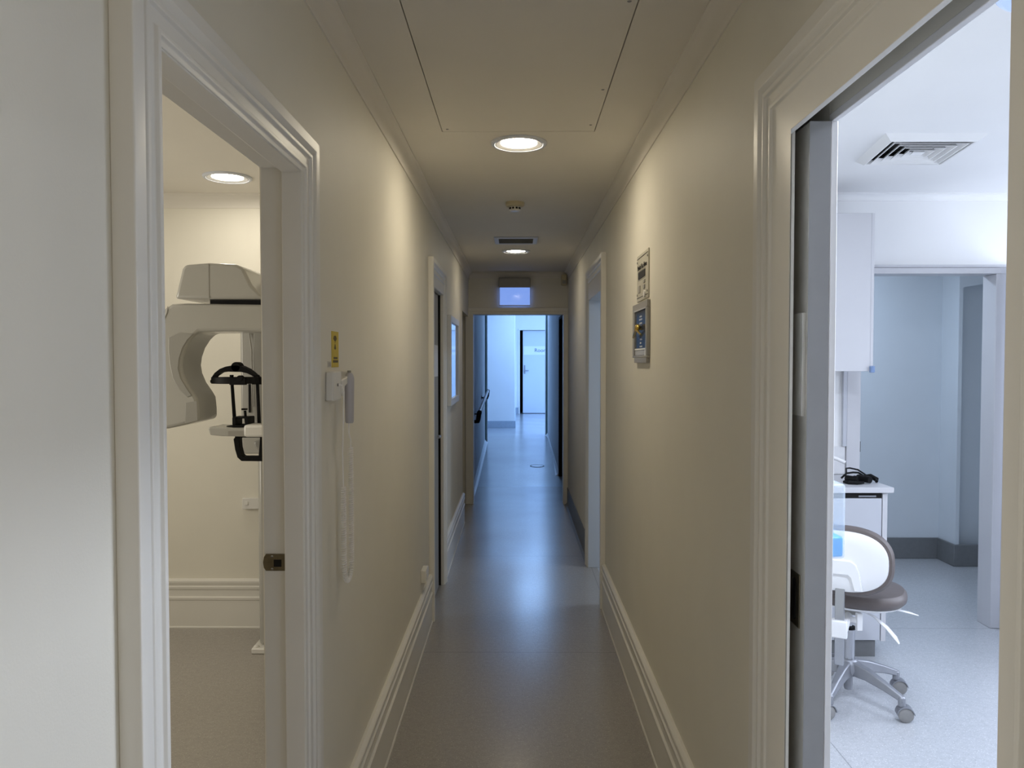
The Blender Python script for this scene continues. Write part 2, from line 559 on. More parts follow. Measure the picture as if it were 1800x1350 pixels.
MOULD = [(0, 0.0), (0, .018), (.010, .020), (.014, .025), (.022, .025), (.026, .019), (.048, .020), (.052, .027), (.060, .027),
         (.064, .022), (.070, .027), (.076, .031), (.105, .031), (.107, .028), (.107, 0.0)]
P1 = [(u, u * 1.05, u * .86, t) for u, t in MOULD]
WIDE = [(0, .034, 0, .008), (0, 0, 0, .020)] + [(u + .02, u * .95 + .10, u * .95 + .062, t) for u, t in MOULD[1:]]
NARR = [(0, 0, 0, 0), (0, 0, 0, .018), (.004, .004, .11, .018)] + [(u, u * .98, u * .98 + .115, t) for u, t in MOULD[2:]]
NAR2 = [(0, 0, 0, 0), (0, 0, 0, .018), (.004, .004, .055, .018)] + [(u, u * .98, u * .95 + .06, t) for u, t in MOULD[2:]]

t1 = struct(casing('trim_1', -1, L1, P1, '').build('trim_1', TRIM, bevel=0.0012), 'moulded white door casing round the imaging room doorway', 'door frame')
t2 = struct(casing('trim_2', 1, R1, WIDE, '').build('trim_2', TRIM, bevel=0.0012), 'wide moulded casing round the sliding door opening', 'door frame')
struct(casing('trim_3', -1, L2, NAR2, '').build('trim_3', TRIM, bevel=0.0012), 'moulded casing round the grey door past the outlet', 'door frame')
struct(casing('trim_4', 1, R2, NARR, '').build('trim_4', TRIM, bevel=0.0012), 'moulded casing round the open doorway past the alarm panel', 'door frame')

# jamb linings (one per opening)
j = MB()
y0, y1, zt = L1
j.box(-.545, XL + .016, y1 - .002, y1 + .02, 0, zt).box(-.598, -.545, y1 + .010, y1 + .022, 0, zt + .012)
j.box(-.545, XL + .016, y0 - .02, y0 + .002, 0, zt).box(-.598, -.545, y0 - .02, y0 - .010, 0, zt + .012)
j.box(-.545, XL + .016, y0 - .02, y1 + .02, zt - .002, zt + .02).box(-.598, -.545, y0 - .02, y1 + .02, zt + .010, zt + .022)
jl = struct(j.build('trim_5', TRIM, bevel=0.002), 'rebated white jamb of the imaging room doorway', 'door frame')
sp = MB()
prof = [(-.592, 1.045), (-.547, 1.045), (-.547, 1.085), (-.592, 1.085), (-.597, 1.078), (-.599, 1.065), (-.597, 1.052)]
prof = [(x, z) for x, z in prof]
sp.prism(prof, 'Y', y1 + .0065, y1 + .0105)
spo = sp.build('strike_plate', BRASSD, jl, bevel=0.001)
tag(spo, 'aged bronze strike plate')
MB().box(-.573, -.555, y1 + .0055, y1 + .009, 1.055, 1.072).build('latch_hole_shade', DARK, spo)
for zz in (1.050, 1.080):
    MB().lathe([(0, -.0015), (.003, -.001), (.003, .001), (0, .001)], (-.577, y1 + .0065, zz), 'Y', 12).build('screw', CHROME, spo)

j = MB()
y0, y1, zt = R1
j.box(.622, .635, y1 + .034, y1 + .046, 0, 2.014).box(.622, .635, y0 + .002, y1 + .046, 2.014, 2.03)
j.box(XR - .018, XRB, y0 - .03, y0 + .002, 0, 2.014)
struct(j.build('trim_6', JAMBW, bevel=0.0012), 'white room-side jamb lining behind the sliding door', 'door frame')
struct(MB().box(.557, .6215, y0, 2.44, 2.068, 2.084).build('trim_7', DARK), 'dark strip that paints the shaded sliding track recess over the treatment room opening', 'door track')

j = MB()
y0, y1, zt = L2
j.box(-.520, XL + .014, y1 - .002, y1 + .02, 0, zt).box(-.53, XL + .014, y0 - .02, y0 + .002, 0, zt).box(-.53, XL + .014, y0, y1, zt - .002, zt + .01)
struct(j.build('trim_8', TRIM, bevel=0.0015), 'white jamb around the grey left door', 'door frame')
j = MB()
y0, y1, zt = R2
j.box(XR - .014, XRB + .02, y1 - .002, y1 + .02, 0, zt).box(XR - .014, XRB + .02, y0 - .02, y0 + .002, 0, zt).box(XR - .014, XRB + .02, y0, y1, zt - .002, zt + .01)
struct(j.build('trim_9', LOBBYW, bevel=0.0015), 'blue-grey reveal inside the open right doorway', 'door frame')

# end doorway frame, and the frames at the top of the ramp
j = MB()
fy0, fy1 = 8.225, 8.40
j.box(EX0 - .085, EX0, fy0, fy1, 0, EZ).box(EX1, EX1 + .048, fy0, fy1, 0, EZ).box(EX0 - .085, EX1 + .048, fy0, fy1, EZ, EZ + .075)
j.box(EX0 - .085, EX1 + .048, fy0 - .008, fy0, EZ + .03, EZ + .068)
struct(j.build('trim_10', TRIM, bevel=0.003), 'plain cream frame of the blue-lit end doorway', 'door frame')
j = MB()
j.box(OX0 - .066, OX0 + .012, 4.402, 4.5305, 0, OZ - .012).box(OX1 - .012, OX1 + .052, 4.402, 4.5305, 0, OZ - .012).box(OX0 - .066, OX1 + .052, 4.402, 4.5305, OZ - .012, OZ + .024)
j.box(OX0 - .066, OX1 + .24, 4.396, 4.419, OZ + .024, OZ + .038)
tl = struct(j.build('trim_11', LAMW, bevel=0.003), 'white architrave of the opening beside the bench', 'door frame')
MB().box(OX0 + .011, OX0 + .015, 4.405, 4.43, 1.02, 1.08).build('latch_plate', BLACK, tl)


# skirting and cornice
SKP = [(0, 0), (.023, 0), (.021, .008), (.018, .010), (.018, .160), (.023, .165), (.024, .178), (.016, .184), (.016, .220), (.022, .226),
       (.024, .240), (.015, .247), (.020, .254), (.024, .268), (.022, .276), (.010, .285), (0, .285)]


def skirting_y(x, side, y0, y1):
    return MB().loft([[(x + side * t, y, z) for t, z in SKP] for y in (y0, y1)])


def join(*mbs):
    a = mbs[0]
    for b in mbs[1:]:
        me = bpy.data.meshes.new('t')
        b.bm.to_mesh(me)
        a.bm.from_mesh(me)
        bpy.data.meshes.remove(me)
        b.bm.free()
    return a


struct(join(skirting_y(XL, 1, -1.4, L1[0] - .108), skirting_y(XL, 1, L1[1] + .113, L2[0] - .108), skirting_y(XL, 1, L2[1] + .106, L3[0])).build('baseboard_left', TRIM, bevel=.001),
       'tall moulded cream skirting along the left corridor wall', 'baseboard')
struct(join(skirting_y(XR, -1, -1.4, R1[0] - .13), skirting_y(XR, -1, R1[1] + .205, R2[0] - .108)).build('baseboard_right', TRIM, bevel=.001),
       'tall moulded cream skirting below the alarm panel', 'baseboard')
cv = MB().loft([[(XR - t, y, z) for t, z in ((0, 0), (.03, 0), (.012, .012), (.006, .03), (.006, .185), (0, .185))] for y in (R2[1] + .107, 8.225)])
struct(cv.build('baseboard_right_vinyl', COVE), 'dark grey vinyl coving near the end doorway', 'baseboard')
struct(MB().loft([[(x, 4.4 - t, z) for t, z in SKP] for x in (-3.2, XLB)]).build('baseboard_xray_room', TRIM, bevel=.001), 'moulded cream skirting behind the imaging machine', 'baseboard')


def cornice_prof(n=7, h=.078, d=.042):
    pts = [(0, 0), (0, -h), (.005, -h), (.007, -h + .006)]
    for i in range(n + 1):
        a = PI / 2 * i / n
        pts.append((d - .004 - (d - .012) * math.cos(a), -.008 - (h - .016) * (1 - math.sin(a))))
    pts += [(d, -.006), (d, 0)]
    return pts


CP = cornice_prof()
k = MB().loft([[(XL + t, y, ZC + z) for t, z in CP] for y in (-1.4, 8.25)])
k2 = MB().loft([[(XR - t, y, ZC + z) for t, z in CP] for y in (-1.4, 8.25)])
k3 = MB().loft([[(x, 8.25 - t, ZC + z * .8) for t, z in CP] for x in (XL, XR)])
struct(join(k, k2, k3).build('trim_12', CEILW), 'coved cornice where the corridor walls meet the ceiling', 'cornice')
struct(MB().loft([[(x, 4.4 - t, ZC + z) for t, z in CP] for x in (-3.2, XLB)]).build('trim_13', CEILW), 'coved cornice above the imaging machine wall', 'cornice')
struct(MB().loft([[(x, 4.42 - t * 1.2, ZC + z * .5) for t, z in CP] for x in (XRB, 4.0)]).build('trim_14', WHITEW), 'small white cornice above the wall cabinet', 'cornice')

# ------------------------------------------------------------------ ramp passage and hall
RW = 2.95
w = MB()
w.box(-.63, -.53, 8.4, 13.0, 0, RW)
struct(w.build('wall_ramp_left', HALLW), 'blue-lit wall carrying the handrail', 'wall')
w = MB()
w.box(.56, .66, 10.06, 14.0, 0, RW).box(.56, .66, 8.4, 9.0, 0, RW).box(.56, .66, 9.0, 10.06, 2.09, RW)
struct(w.build('wall_ramp_right', HALLW), 'blue-lit wall with a dark side doorway', 'wall')
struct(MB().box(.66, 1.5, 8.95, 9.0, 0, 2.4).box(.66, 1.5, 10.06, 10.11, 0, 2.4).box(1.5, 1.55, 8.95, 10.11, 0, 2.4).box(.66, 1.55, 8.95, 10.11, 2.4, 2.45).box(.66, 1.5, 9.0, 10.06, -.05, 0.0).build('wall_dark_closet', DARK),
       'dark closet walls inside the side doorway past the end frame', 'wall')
struct(MB().box(.552, .665, 10.03, 10.07, 0, 2.11).box(.552, .665, 8.99, 9.03, 0, 2.11).box(.552, .665, 9.03, 10.03, 2.08, 2.11).build('trim_15', DARK, bevel=.003),
       'dark frame of the side doorway past the end frame', 'door frame')
for n, sx, y1 in ((16, -1, 13.0), (17, 1, 14.0)):
    xx = -.53 if sx < 0 else .56
    q = MB()
    q.box(xx - .02 * sx if sx > 0 else xx, xx if sx > 0 else xx + .02, y1 - .10, y1 - .02, 0, RW)
    struct(q.build('trim_%d' % n, GREENE, bevel=.003), ('green edged strip at the ramp top by the handrail' if sx < 0 else 'green edged strip at the ramp top beside the numbered door'), 'wall edging')
    q = MB()
    q.box(xx - .035 if sx > 0 else xx - .10, xx + .10 if sx > 0 else xx + .035, y1, y1 + .09, 0, RW)
    struct(q.build('trim_%d' % (n + 2), HALLW, bevel=.004), ('pale post ending the handrail wall' if sx < 0 else 'pale post ending the ramp wall beside the numbered door'), 'wall edging')


def ramp_z(y):
    return max(0.0, min(0.2, (y - 9.4) / 3.9 * .2))


def cove_y(x, side, y0, y1, h=.12):
    pr = [(0, -.02), (.05, 0), (.024, .008), (.008, .03), (.006, h), (0, h)]
    ys = [y0, 9.4, y1] if y0 < 9.4 < y1 else [y0, y1]
    return MB().loft([[(x + side * t, y, ramp_z(y) + z) for t, z in pr] for y in ys])


struct(cove_y(-.53, 1, 8.4, 12.9, .04).build('baseboard_ramp_left', COVEL), 'blue-grey coving below the handrail', 'baseboard')
struct(cove_y(.56, -1, 10.08, 13.9, .04).build('baseboard_ramp_right', COVEL), 'blue-grey coving along the ramp wall opposite the handrail', 'baseboard')
w = MB().box(-3.0, -.034, 15.43, 15.6, .2, RW).box(-.2, -.034, 15.6, 19.6, .2, RW)
struct(w.build('wall_hall_block', HALLW), 'projecting pale blue hall wall at the ramp top', 'wall')
DX0, DX1, DZ = .085, .95, 2.33
w = MB().box(-.034, DX0, 19.6, 19.75, .2, RW).box(DX1, 4.0, 19.6, 19.75, .2, RW).box(DX0, DX1, 19.6, 19.75, DZ, RW)
struct(w.build('wall_hall_back', HALLW), 'pale blue back wall around the numbered door', 'wall')
struct(MB().box(3.95, 4.05, 13.0, 19.7, .1, RW).build('wall_hall_side', HALLW), 'side wall of the hall', 'wall')
struct(MB().box(.66, 3.95, 13.9, 14.0, .1, RW).box(-3.0, -.63, 12.9, 13.0, .1, RW).build('wall_hall_front', HALLW), 'hall wall beside the ramp opening', 'wall')
struct(MB().box(-3.05, -3.0, 12.9, 15.6, .1, RW).build('wall_hall_left', HALLW), 'left end wall of the hall', 'wall')
struct(MB().box(DX0 - .1, DX1 + .1, 20.4, 20.45, .2, 2.5).box(DX0 - .12, DX0 - .1, 19.75, 20.45, .2, 2.5).box(DX1 + .1, DX1 + .12, 19.75, 20.45, .2, 2.5).build('wall_dark_room', DARK), 'room coloured near-black as unlit, seen through the ajar numbered door', 'wall')
struct(MB().box(-3.0, -.034, 15.415, 15.43, .2, .34).box(-.034, -.02, 15.415, 19.6, .2, .34).box(-.02, DX0 - .04, 19.585, 19.6, .2, .36).build('baseboard_hall', COVEB, bevel=.003),
       'blue-grey coving at the foot of the hall walls', 'baseboard')
struct(MB().box(DX0 - .035, DX0, 19.57, 19.75, .2, DZ).box(DX1, DX1 + .035, 19.57, 19.75, .2, DZ).box(DX0 - .035, DX1 + .035, 19.57, 19.75, DZ, DZ + .035).build('trim_20', HALLW, bevel=.004),
       'pale frame of the numbered door', 'door frame')

# numbered door, ajar: leaf hinged on its far side and swung a little inwards
d = struct(MB().box(DX0 + .075, DX1 - .004, 19.66, 19.70, .212, DZ - .008).build('door_3', DOORL, origin=(DX1, 19.68, .2), bevel=.003), 'pale blue numbered door standing ajar at the corridor end', 'door')
sg = MB().box(DX0 + .095, DX1 - .02, 19.654, 19.661, 1.705, 1.925).build('sign_plate', PAPER, d)
text('Room 3', .135, frame_mat((.455, 19.652, 1.815), (1, 0, 0), (0, 0, 1)), INKG, sg, align='LEFT')
h = MB().box(.19, .225, 19.648, 19.661, 1.22, 1.44)
h = h.build('handle_plate', ALU, d, bevel=.003)
MB().tube([(.207, 19.655, 1.30), (.207, 19.61, 1.30), (.235, 19.602, 1.30), (.31, 19.602, 1.30)], .012).build('lever', ALU, h)

# ------------------------------------------------------------------ doors
# sliding door, slid back into its pocket
d1 = struct(MB().box(.577, .619, 1.53, 2.40, .008, 2.012).build('door_1', DOORT, origin=(.598, 1.9, 0), bevel=.0015), 'taupe sliding door pushed back into its pocket', 'door')
ed = MB().box(.5775, .6185, 1.5285, 1.5302, .008, 2.012).build('edge_strip', DOORG, d1)
tag(ed, 'grey leading edge strip')
MB().box(.570, .5775, 1.538, 1.66, 1.43, 1.637).build('sign_plate', SIGNP, d1, bevel=.001)
pl = MB()
pl.prism([(1.552, .995), (1.602, .995), (1.602, 1.105), (1.552, 1.105)], 'X', .5745, .5775)
pl = pl.build('recessed_pull', BRASSD, d1, bevel=.001)
tag(pl, 'aged bronze flush pull')
s = MB()
sl = []
for i in range(9):
    a = PI * i / 8
    sl.append((1.578 + .009 * math.cos(a), 1.085 + .009 * math.sin(a)))
for i in range(9):
    a = PI + PI * i / 8
    sl.append((1.578 + .009 * math.cos(a), 1.015 + .009 * math.sin(a)))
s.prism(sl, 'X', .5735, .5747)
s.build('finger_slot_shade', DARK, pl)

# grey door in the left wall
d2 = struct(MB().box(-.565, -.528, 4.59, 5.165, .012, 1.982).build('door_2', DOORG, origin=(-.546, 4.6, 0), bevel=.002), 'grey door in the left wall before the framed print', 'door')
struct(MB().box(-.60, -.5205, 5.236, 5.252, 0, 1.99).build('trim_21', DARK), 'black strip that paints the shaded gap at the far edge of the grey left door', 'gap shade')  # dark strip put in for the shade of the door gap
MB().box(-.529, -.524, 4.74, 5.12, 1.44, 1.645).build('sign_plate', PAPER, d2, bevel=.001)
MB().tube([(-.526, 5.12, 1.04), (-.512, 5.12, 1.04), (-.508, 5.115, 1.04), (-.508, 5.02, 1.04)], .007).build('handle', ALU, d2)

# lobby door, swung open into the treatment room
d4 = struct(MB().box(2.772, 2.808, 3.66, 4.385, .008, 2.07).build('door_4', DOORL, origin=(2.79, 4.385, 0), bevel=.002), 'pale lilac door swung open beside the lobby opening', 'door')
MB().tube([(2.772, 3.74, 1.02), (2.735, 3.74, 1.02), (2.73, 3.76, 1.02), (2.73, 3.85, 1.02)], .008).build('handle', ALU, d4)


# ------------------------------------------------------------------ ceiling items
def downlight(x, y, lens, label, r=.122):
    t = thing('downlight', (x, y, ZC), label, 'ceiling light', 'recessed round downlights')
    z = ZC
    MB().lathe([(r, 0), (r, -.006), (r - .006, -.011), (r - .016, -.011), (r - .020, -.008), (r - .020, 0)], (x, y, z), n=56, ring=True).build('rim', VENTF, t)
    MB().lathe([(r - .020, -.007), (r - .022, -.009), (.080, -.004), (.078, -.0015), (.078, 0), (r - .020, 0)], (x, y, z), n=56, ring=True).build('reflector', RIMW, t)
    MB().lathe([(0, -.0038), (.072, -.0038), (.078, -.002), (.078, 0)], (x, y, z), n=48).build('lens', lens, t)
    return t


downlight(.010, 3.371, LENSW, 'lit downlight just past the ceiling hatch')
downlight(-.005, 6.645, LENSF, 'lit downlight just behind the dark air grille')
downlight(-1.49, 3.98, LENSX, 'lit downlight over the imaging machine')

h = tag(MB().box(HX0, HX1, HY0, HY1, ZC + .0005, ZC + .015).build('ceiling_hatch', CEILW, origin=((HX0 + HX1) / 2, 2.5, ZC)), 'flat cream access hatch set flush in the corridor ceiling', 'access hatch')
MB().box(HX0 - .02, HX1 + .02, HY0 - .02, HY1 + .02, ZC + .041, ZC + .05).build('hatch_gap_shade', DARK, h)
for x, y in ((HX1 - .022, HY1 - .085), (HX1 - .022, 2.06), (HX1 - .018, 2.72), (HX0 + .022, HY1 - .03)):
    MB().lathe([(0, -.0012), (.004, -.0012), (.006, 0), (.006, .002)], (x, y, ZC), n=12).build('screw', RUBBER, h)

t = thing('smoke_detector', (-.01, 4.63, ZC), 'small beige smoke detector on the ceiling between the two downlights', 'smoke detector')
MB().lathe([(0, 0), (.056, 0), (.056, -.016), (.050, -.024), (.046, -.026), (0, -.026)], (-.01, 4.63, ZC)).build('base', BEIGE, t)
q = MB().lathe([(.030, -.024), (.034, -.046), (.026, -.052), (0, -.052)], (-.01, 4.63, ZC), n=28).build('sensing_head', WPLAS, t)
for i in range(10):
    a = 2 * PI * i / 10
    M = Matrix.Translation((-.01, 4.63, ZC)) @ Matrix.Rotation(a, 4, 'Z')
    MB().box(.0315, .0345, -.006, .006, -.042, -.031, M).build('slot', DARK, q)

t = thing('air_grille', (-.005, 6.045, ZC), 'small blue-white ceiling grille with dark slots before the far downlight', 'air vent')
vx0, vx1, vy0, vy1 = -.173, .163, 5.885, 6.20
b = MB()
for a in ((vx0, vx1, vy0, vy0 + .035), (vx0, vx1, vy1 - .035, vy1), (vx0, vx0 + .035, vy0 + .035, vy1 - .035), (vx1 - .035, vx1, vy0 + .035, vy1 - .035)):
    b.box(*a, ZC - .012, ZC)
b.build('frame', VENTF, t, bevel=.003)
MB().box(vx0 + .03, vx1 - .03, vy0 + .03, vy1 - .03, ZC - .003, ZC).build('backing_shade', DARK, t)
for i in range(9):
    yy = vy0 + .048 + i * .027
    M = Matrix.Translation((0, yy, ZC - .007)) @ Matrix.Rotation(math.radians(40), 4, 'X')
    MB().box(vx0 + .035, vx1 - .035, -.007, .007, -.0008, .0008, M).build('slat', GREYPL, t)

# four-way square diffuser over its dark duct
t = thing('ceiling_diffuser', (DC[0], DC[1], ZC), 'white square stepped air diffuser on the treatment room ceiling', 'air vent')
SH = Matrix(((1, .16, 0), (0, 1, 0), (0, 0, 1)))


def sq(r, z):
    return [Vector((DC[0], DC[1], z)) + SH @ Vector((sx * r * .93, sy * r, 0)) for sx, sy in ((-1, -1), (1, -1), (1, 1), (-1, 1))]


MB().loft([sq(.23, ZC), sq(.195, ZC - .026), sq(.188, ZC - .024), sq(.185, ZC + .004)], closed=True).build('frame', WHITEW, t)
q = MB().loft([sq(.186, ZC + .038), sq(.186, ZC - .004), sq(.184, ZC - .004), sq(.184, ZC + .036)], closed=True)
q.build('duct_collar', DARK, t)
MB().box(DC[0] - .26, DC[0] + .26, DC[1] - .24, DC[1] + .24, ZC + .041, ZC + .05).build('duct_backing_shade', DARK, t)
for i in range(4):
    r0 = .172 - i * .037
    MB().loft([sq(r0, ZC - .026), sq(r0 - .020, ZC - .004), sq(r0 - .022, ZC - .004), sq(r0 - .004, ZC - .026)], closed=True).build('louvre', WHITEW, t)
MB().loft([sq(.028, ZC - .024), sq(.016, ZC - .008)]).build('centre_plate', WHITEW, t)

# round prismatic light just inside the sliding door
LX, LY = 1.385, 1.885
t = thing('round_ceiling_light', (LX, LY, ZC), 'round bluish prismatic ceiling light inside the treatment room', 'ceiling light')
MB().lathe([(.255, 0), (.255, -.018), (.245, -.026), (.200, -.026), (.200, 0)], (LX, LY, ZC), n=64, ring=True).build('rim', WHITEW, t)
b = MB()
b.lathe([(0, -.034), (.165, -.034), (.185, -.036), (.198, -.028), (.199, -.01), (0, -.01)], (LX, LY, ZC), n=64)
for i in range(-17, 18):
    yy = i * .0095
    hw = math.sqrt(max(0, .165 ** 2 - yy ** 2))
    if hw > .01:
        M = Matrix.Translation((LX, LY, 0)) @ Matrix.Rotation(math.radians(52), 4, 'Z')
        b.prism([(yy - .0046, ZC - .0335), (yy, ZC - .041), (yy + .0046, ZC - .0335)], 'X', -hw, hw, M)
b.build('lens', LENSR, t, smooth=20)

# ------------------------------------------------------------------ end wall items
t = thing('exit_sign', (-.02, 8.25, 2.2), 'lit blue rectangular sign box mounted over the end doorway', 'sign')
MB().box(-.19, .148, 8.165, 8.25, 2.322, 2.425).build('housing', GREYPL, t, bevel=.006)
MB().prism([(8.1915, 2.138), (8.215, 2.138), (8.215, 2.322), (8.1885, 2.322)], 'X', -.178, .142).build('lit_panel', EXITL, t)
b = MB()
for a in ((-.183, -.178, 2.134, 2.322), (.142, .147, 2.134, 2.322)):
    b.box(a[0], a[1], 8.188, 8.217, a[2], a[3])
b.box(-.183, .147, 8.188, 8.217, 2.131, 2.138)
b.build('edge_frame', WPLAS, t)
t = thing('motion_sensor', (.505, 8.2, 2.4), 'small beige sensor box in the corner over the end doorway', 'sensor')
MB().box(.478, .532, 8.175, 8.25, 2.35, 2.458).build('case', BEIGE, t, bevel=.006)
MB().box(.486, .524, 8.171, 8.176, 2.362, 2.40).build('lens', GREYPL, t, bevel=.001)

# ------------------------------------------------------------------ left wall items
t = thing('framed_print', (XL, 6.15, 1.2), 'white framed pale blue print hanging past the grey door', 'picture')
py0, py1, pz0, pz1, fw = 5.72, 6.52, 1.205, 1.885, .05
b = MB()
b.box(XL, XL + .028, py0, py1, pz0, pz0 + fw).box(XL, XL + .028, py0, py1, pz1 - fw, pz1)
b.box(XL, XL + .028, py0, py0 + fw, pz0 + fw, pz1 - fw).box(XL, XL + .028, py1 - fw, py1, pz0 + fw, pz1 - fw)
b.build('frame', WPLAS, t, bevel=.002)
MB().box(XL + .002, XL + .014, py0 + fw, py1 - fw, pz0 + fw, pz1 - fw).build('print', POSTER, t)

t = thing('wall_outlet', (XL, 4.14, .38), 'white power outlet just above the left corridor skirting', 'power outlet', )
MB().box(XL, XL + .03, 4.09, 4.20, .345, .415).build('plate', WPLAS, t, bevel=.004)
MB().box(XL + .03, XL + .034, 4.10, 4.125, .365, .395).build('switch', WPLAS, t, bevel=.001)
t = thing('wall_outlet', (-1.515, 4.4, .72), 'white power outlet on the wall behind the imaging machine', 'power outlet')
MB().box(-1.575, -1.46, 4.375, 4.4, .69, .755).build('plate', WPLAS, t, bevel=.004)
MB().box(-1.56, -1.54, 4.371, 4.376, .715, .735).build('switch', WPLAS, t, bevel=.001)

# radiation sticker
t = tag(MB().box(XL, XL + .0015, 2.135, 2.215, 1.523, 1.624).build('warning_sticker', YELLOW, origin=(XL, 2.175, 1.57)), 'yellow radiation warning sticker above the exposure switch', 'sticker')
cy_, cz_ = 2.172, 1.593
b = MB()
for a in (60, 120, 270):
    pts = []
    for rr_, da in ((.004, -20), (.0195, -28), (.0205, 0), (.0195, 28), (.004, 20)):
        aa = math.radians(a + da)
        pts.append((cy_ + rr_ * math.cos(aa) * 1.25, cz_ + rr_ * math.sin(aa)))
    b.prism(pts, 'X', XL + .0014, XL + .0019)
b.lathe([(0, .0014), (.0022, .0014), (.0022, .0019), (0, .0019)], (XL, cy_, cz_), 'X', 12)
b.build('trefoil', INKB, t)
MB().box(XL + .0014, XL + .0019, 2.153, 2.199, 1.546, 1.552).build('printed_line', INKB, t)
MB().box(XL + .0014, XL + .0019, 2.146, 2.206, 1.536, 1.543).build('printed_line', INKB, t)
t = tag(MB().box(XL, XL + .001, 2.09, 2.125, 1.524, 1.54).build('small_label', SIGNP, origin=(XL, 2.1, 1.53)), 'tiny cream label beside the yellow sticker', 'label')
for yy in (2.098, 2.112):
    MB().box(XL + .0009, XL + .0013, yy, yy + .006, 1.526, 1.537).build('printed_mark', RUBBER, t)

# exposure hand switch with coiled cord
t = thing('exposure_switch', (XL, 2.15, 1.43), 'white hand switch with coiled cord hanging under the yellow sticker', 'hand switch')
bx = MB().box(XL, XL + .022, 2.065, 2.160, 1.432, 1.512).build('wall_box', WPLAS, t, bevel=.004)
MB().lathe([(0, 0), (.004, 0), (.004, .004), (0, .004)], (XL + .021, 2.11, 1.475), 'X', 12).build('cord_grommet', RUBBER, bx)
b = MB()
b.prism([(2.150, 1.452), (2.165, 1.442), (2.180, 1.447), (2.186, 1.468), (2.215, 1.474), (2.248, 1.481), (2.262, 1.492), (2.262, 1.503), (2.242, 1.511), (2.232, 1.500), (2.205, 1.493), (2.165, 1.490), (2.150, 1.485)],
        'X', XL + .002, XL + .026)
b.build('holder', WPLAS, t, bevel=.003)
hs = MB().lathe([(0, -.118), (.010, -.118), (.0125, -.114), (.0135, -.05), (.0145, .0), (.0145, .012), (.012, .022), (.008, .028), (0, .030)], (XL + .028, 2.232, 1.478), n=24)
hs = hs.build('handset', HANDS, t)
MB().lathe([(0, .026), (.0055, .026), (.0055, .035), (0, .035)], (XL + .028, 2.232, 1.478), n=16).build('push_button', GREYPL, hs)
cx_ = XL + .026
pts = [(XL + .022, 2.11, 1.475), (XL + .032, 2.122, 1.474), (XL + .034, 2.136, 1.455), (cx_ + .004, 2.146, 1.40), (cx_, 2.150, 1.28), (cx_, 2.158, 1.185)]
MB().tube(pts, .0022, 8).build('lead', CORDW, t)
MB().tube([(cx_, 2.232, 1.36), (cx_, 2.233, 1.33), (cx_, 2.255, 1.31), (cx_, 2.258, 1.285)], .0022, 8).build('lead', CORDW, t)
path = []
NL = 60
for i in range(NL + 1):                       # down the near leg, round the bend, up the far leg
    path.append(Vector((cx_, 2.158 + .004 * (i / NL), 1.185 - .225 * i / NL)))
for i in range(1, 20):
    a = PI * i / 20
    path.append(Vector((cx_, 2.211 - .049 * math.cos(a), .960 - .055 * math.sin(a))))
for i in range(NL + 1):
    path.append(Vector((cx_, 2.260 - .002 * (i / NL), .960 + .325 * i / NL)))
dist = [0.0]
for a, b_ in zip(path, path[1:]):
    dist.append(dist[-1] + (b_ - a).length)
tot = dist[-1]
turns = int(tot / .0066)
hel = []
n_ = turns * 9
ii = 0
for k_ in range(n_ + 1):
    s_ = tot * k_ / n_
    while ii < len(dist) - 2 and dist[ii + 1] < s_:
        ii += 1
    f_ = (s_ - dist[ii]) / max(1e-9, dist[ii + 1] - dist[ii])
    p = path[ii].lerp(path[ii + 1], f_)
    tdir = (path[ii + 1] - path[ii]).normalized()
    e1 = Vector((1, 0, 0))
    e2 = tdir.cross(e1).normalized()
    a = 2 * PI * k_ / 9
    hel.append(p + (e1 * math.cos(a) + e2 * math.sin(a)) * .0058)
MB().tube(hel, .0021, 5).build('coiled_cord', CORDW, t)

# ------------------------------------------------------------------ right wall items
t = thing('alarm_panel', (XR, 3.33, 1.83), 'beige alarm panel with a black display above the gas valve box', 'wall panel')
ay0, ay1, az0, az1 = 3.19, 3.485, 1.805, 2.01
pf = MB().box(XR - .006, XR, ay0, ay1, az0, az1).build('plate', PANELG, t, bevel=.002)
xs = XR - .0065
for a in ((ay0 + .006, ay1 - .006, az1 - .017, az1 - .0145), (ay0 + .006, ay1 - .006, az0 + .0145, az0 + .017)):
    MB().box(xs - .0006, xs + .0006, *a).build('printed_rule', INK, t)
text('Medical Gas Alarm', .031, frame_mat((xs - .0004, 3.345, 1.952), (0, -1, 0), (0, 0, 1)), INK, t)
ds = MB().box(xs - .002, xs + .001, 3.258, 3.438, 1.902, 1.932).build('display', INK, t, bevel=.0008)
MB().box(xs - .001, xs + .0005, 3.254, 3.442, 1.936, 1.938).box(xs - .001, xs + .0005, 3.254, 3.442, 1.896, 1.898).build('display_border', GREYPL, t)
for (ya, yb, za, zb) in ((3.388, 3.432, 1.842, 1.872), (3.262, 3.300, 1.849, 1.866), (3.262, 3.300, 1.874, 1.888)):
    MB().box(xs - .003, xs + .001, ya, yb, za, zb).build('button', GREYPL, t, bevel=.001)
MB().lathe([(0, -.006), (.015, -.006), (.016, 0), (0, 0)], (xs, 3.262, 1.826), 'X', 24).build('round_badge', WPLAS, t)
for yy, zz in ((ay0 + .014, az1 - .03), (ay1 - .014, az1 - .03), (ay0 + .014, az0 + .03), (ay1 - .014, az0 + .03)):
    MB().lathe([(0, -.002), (.005, -.002), (.005, .001), (0, .001)], (xs, yy, zz), 'X', 12).build('screw', RUBBER, t)

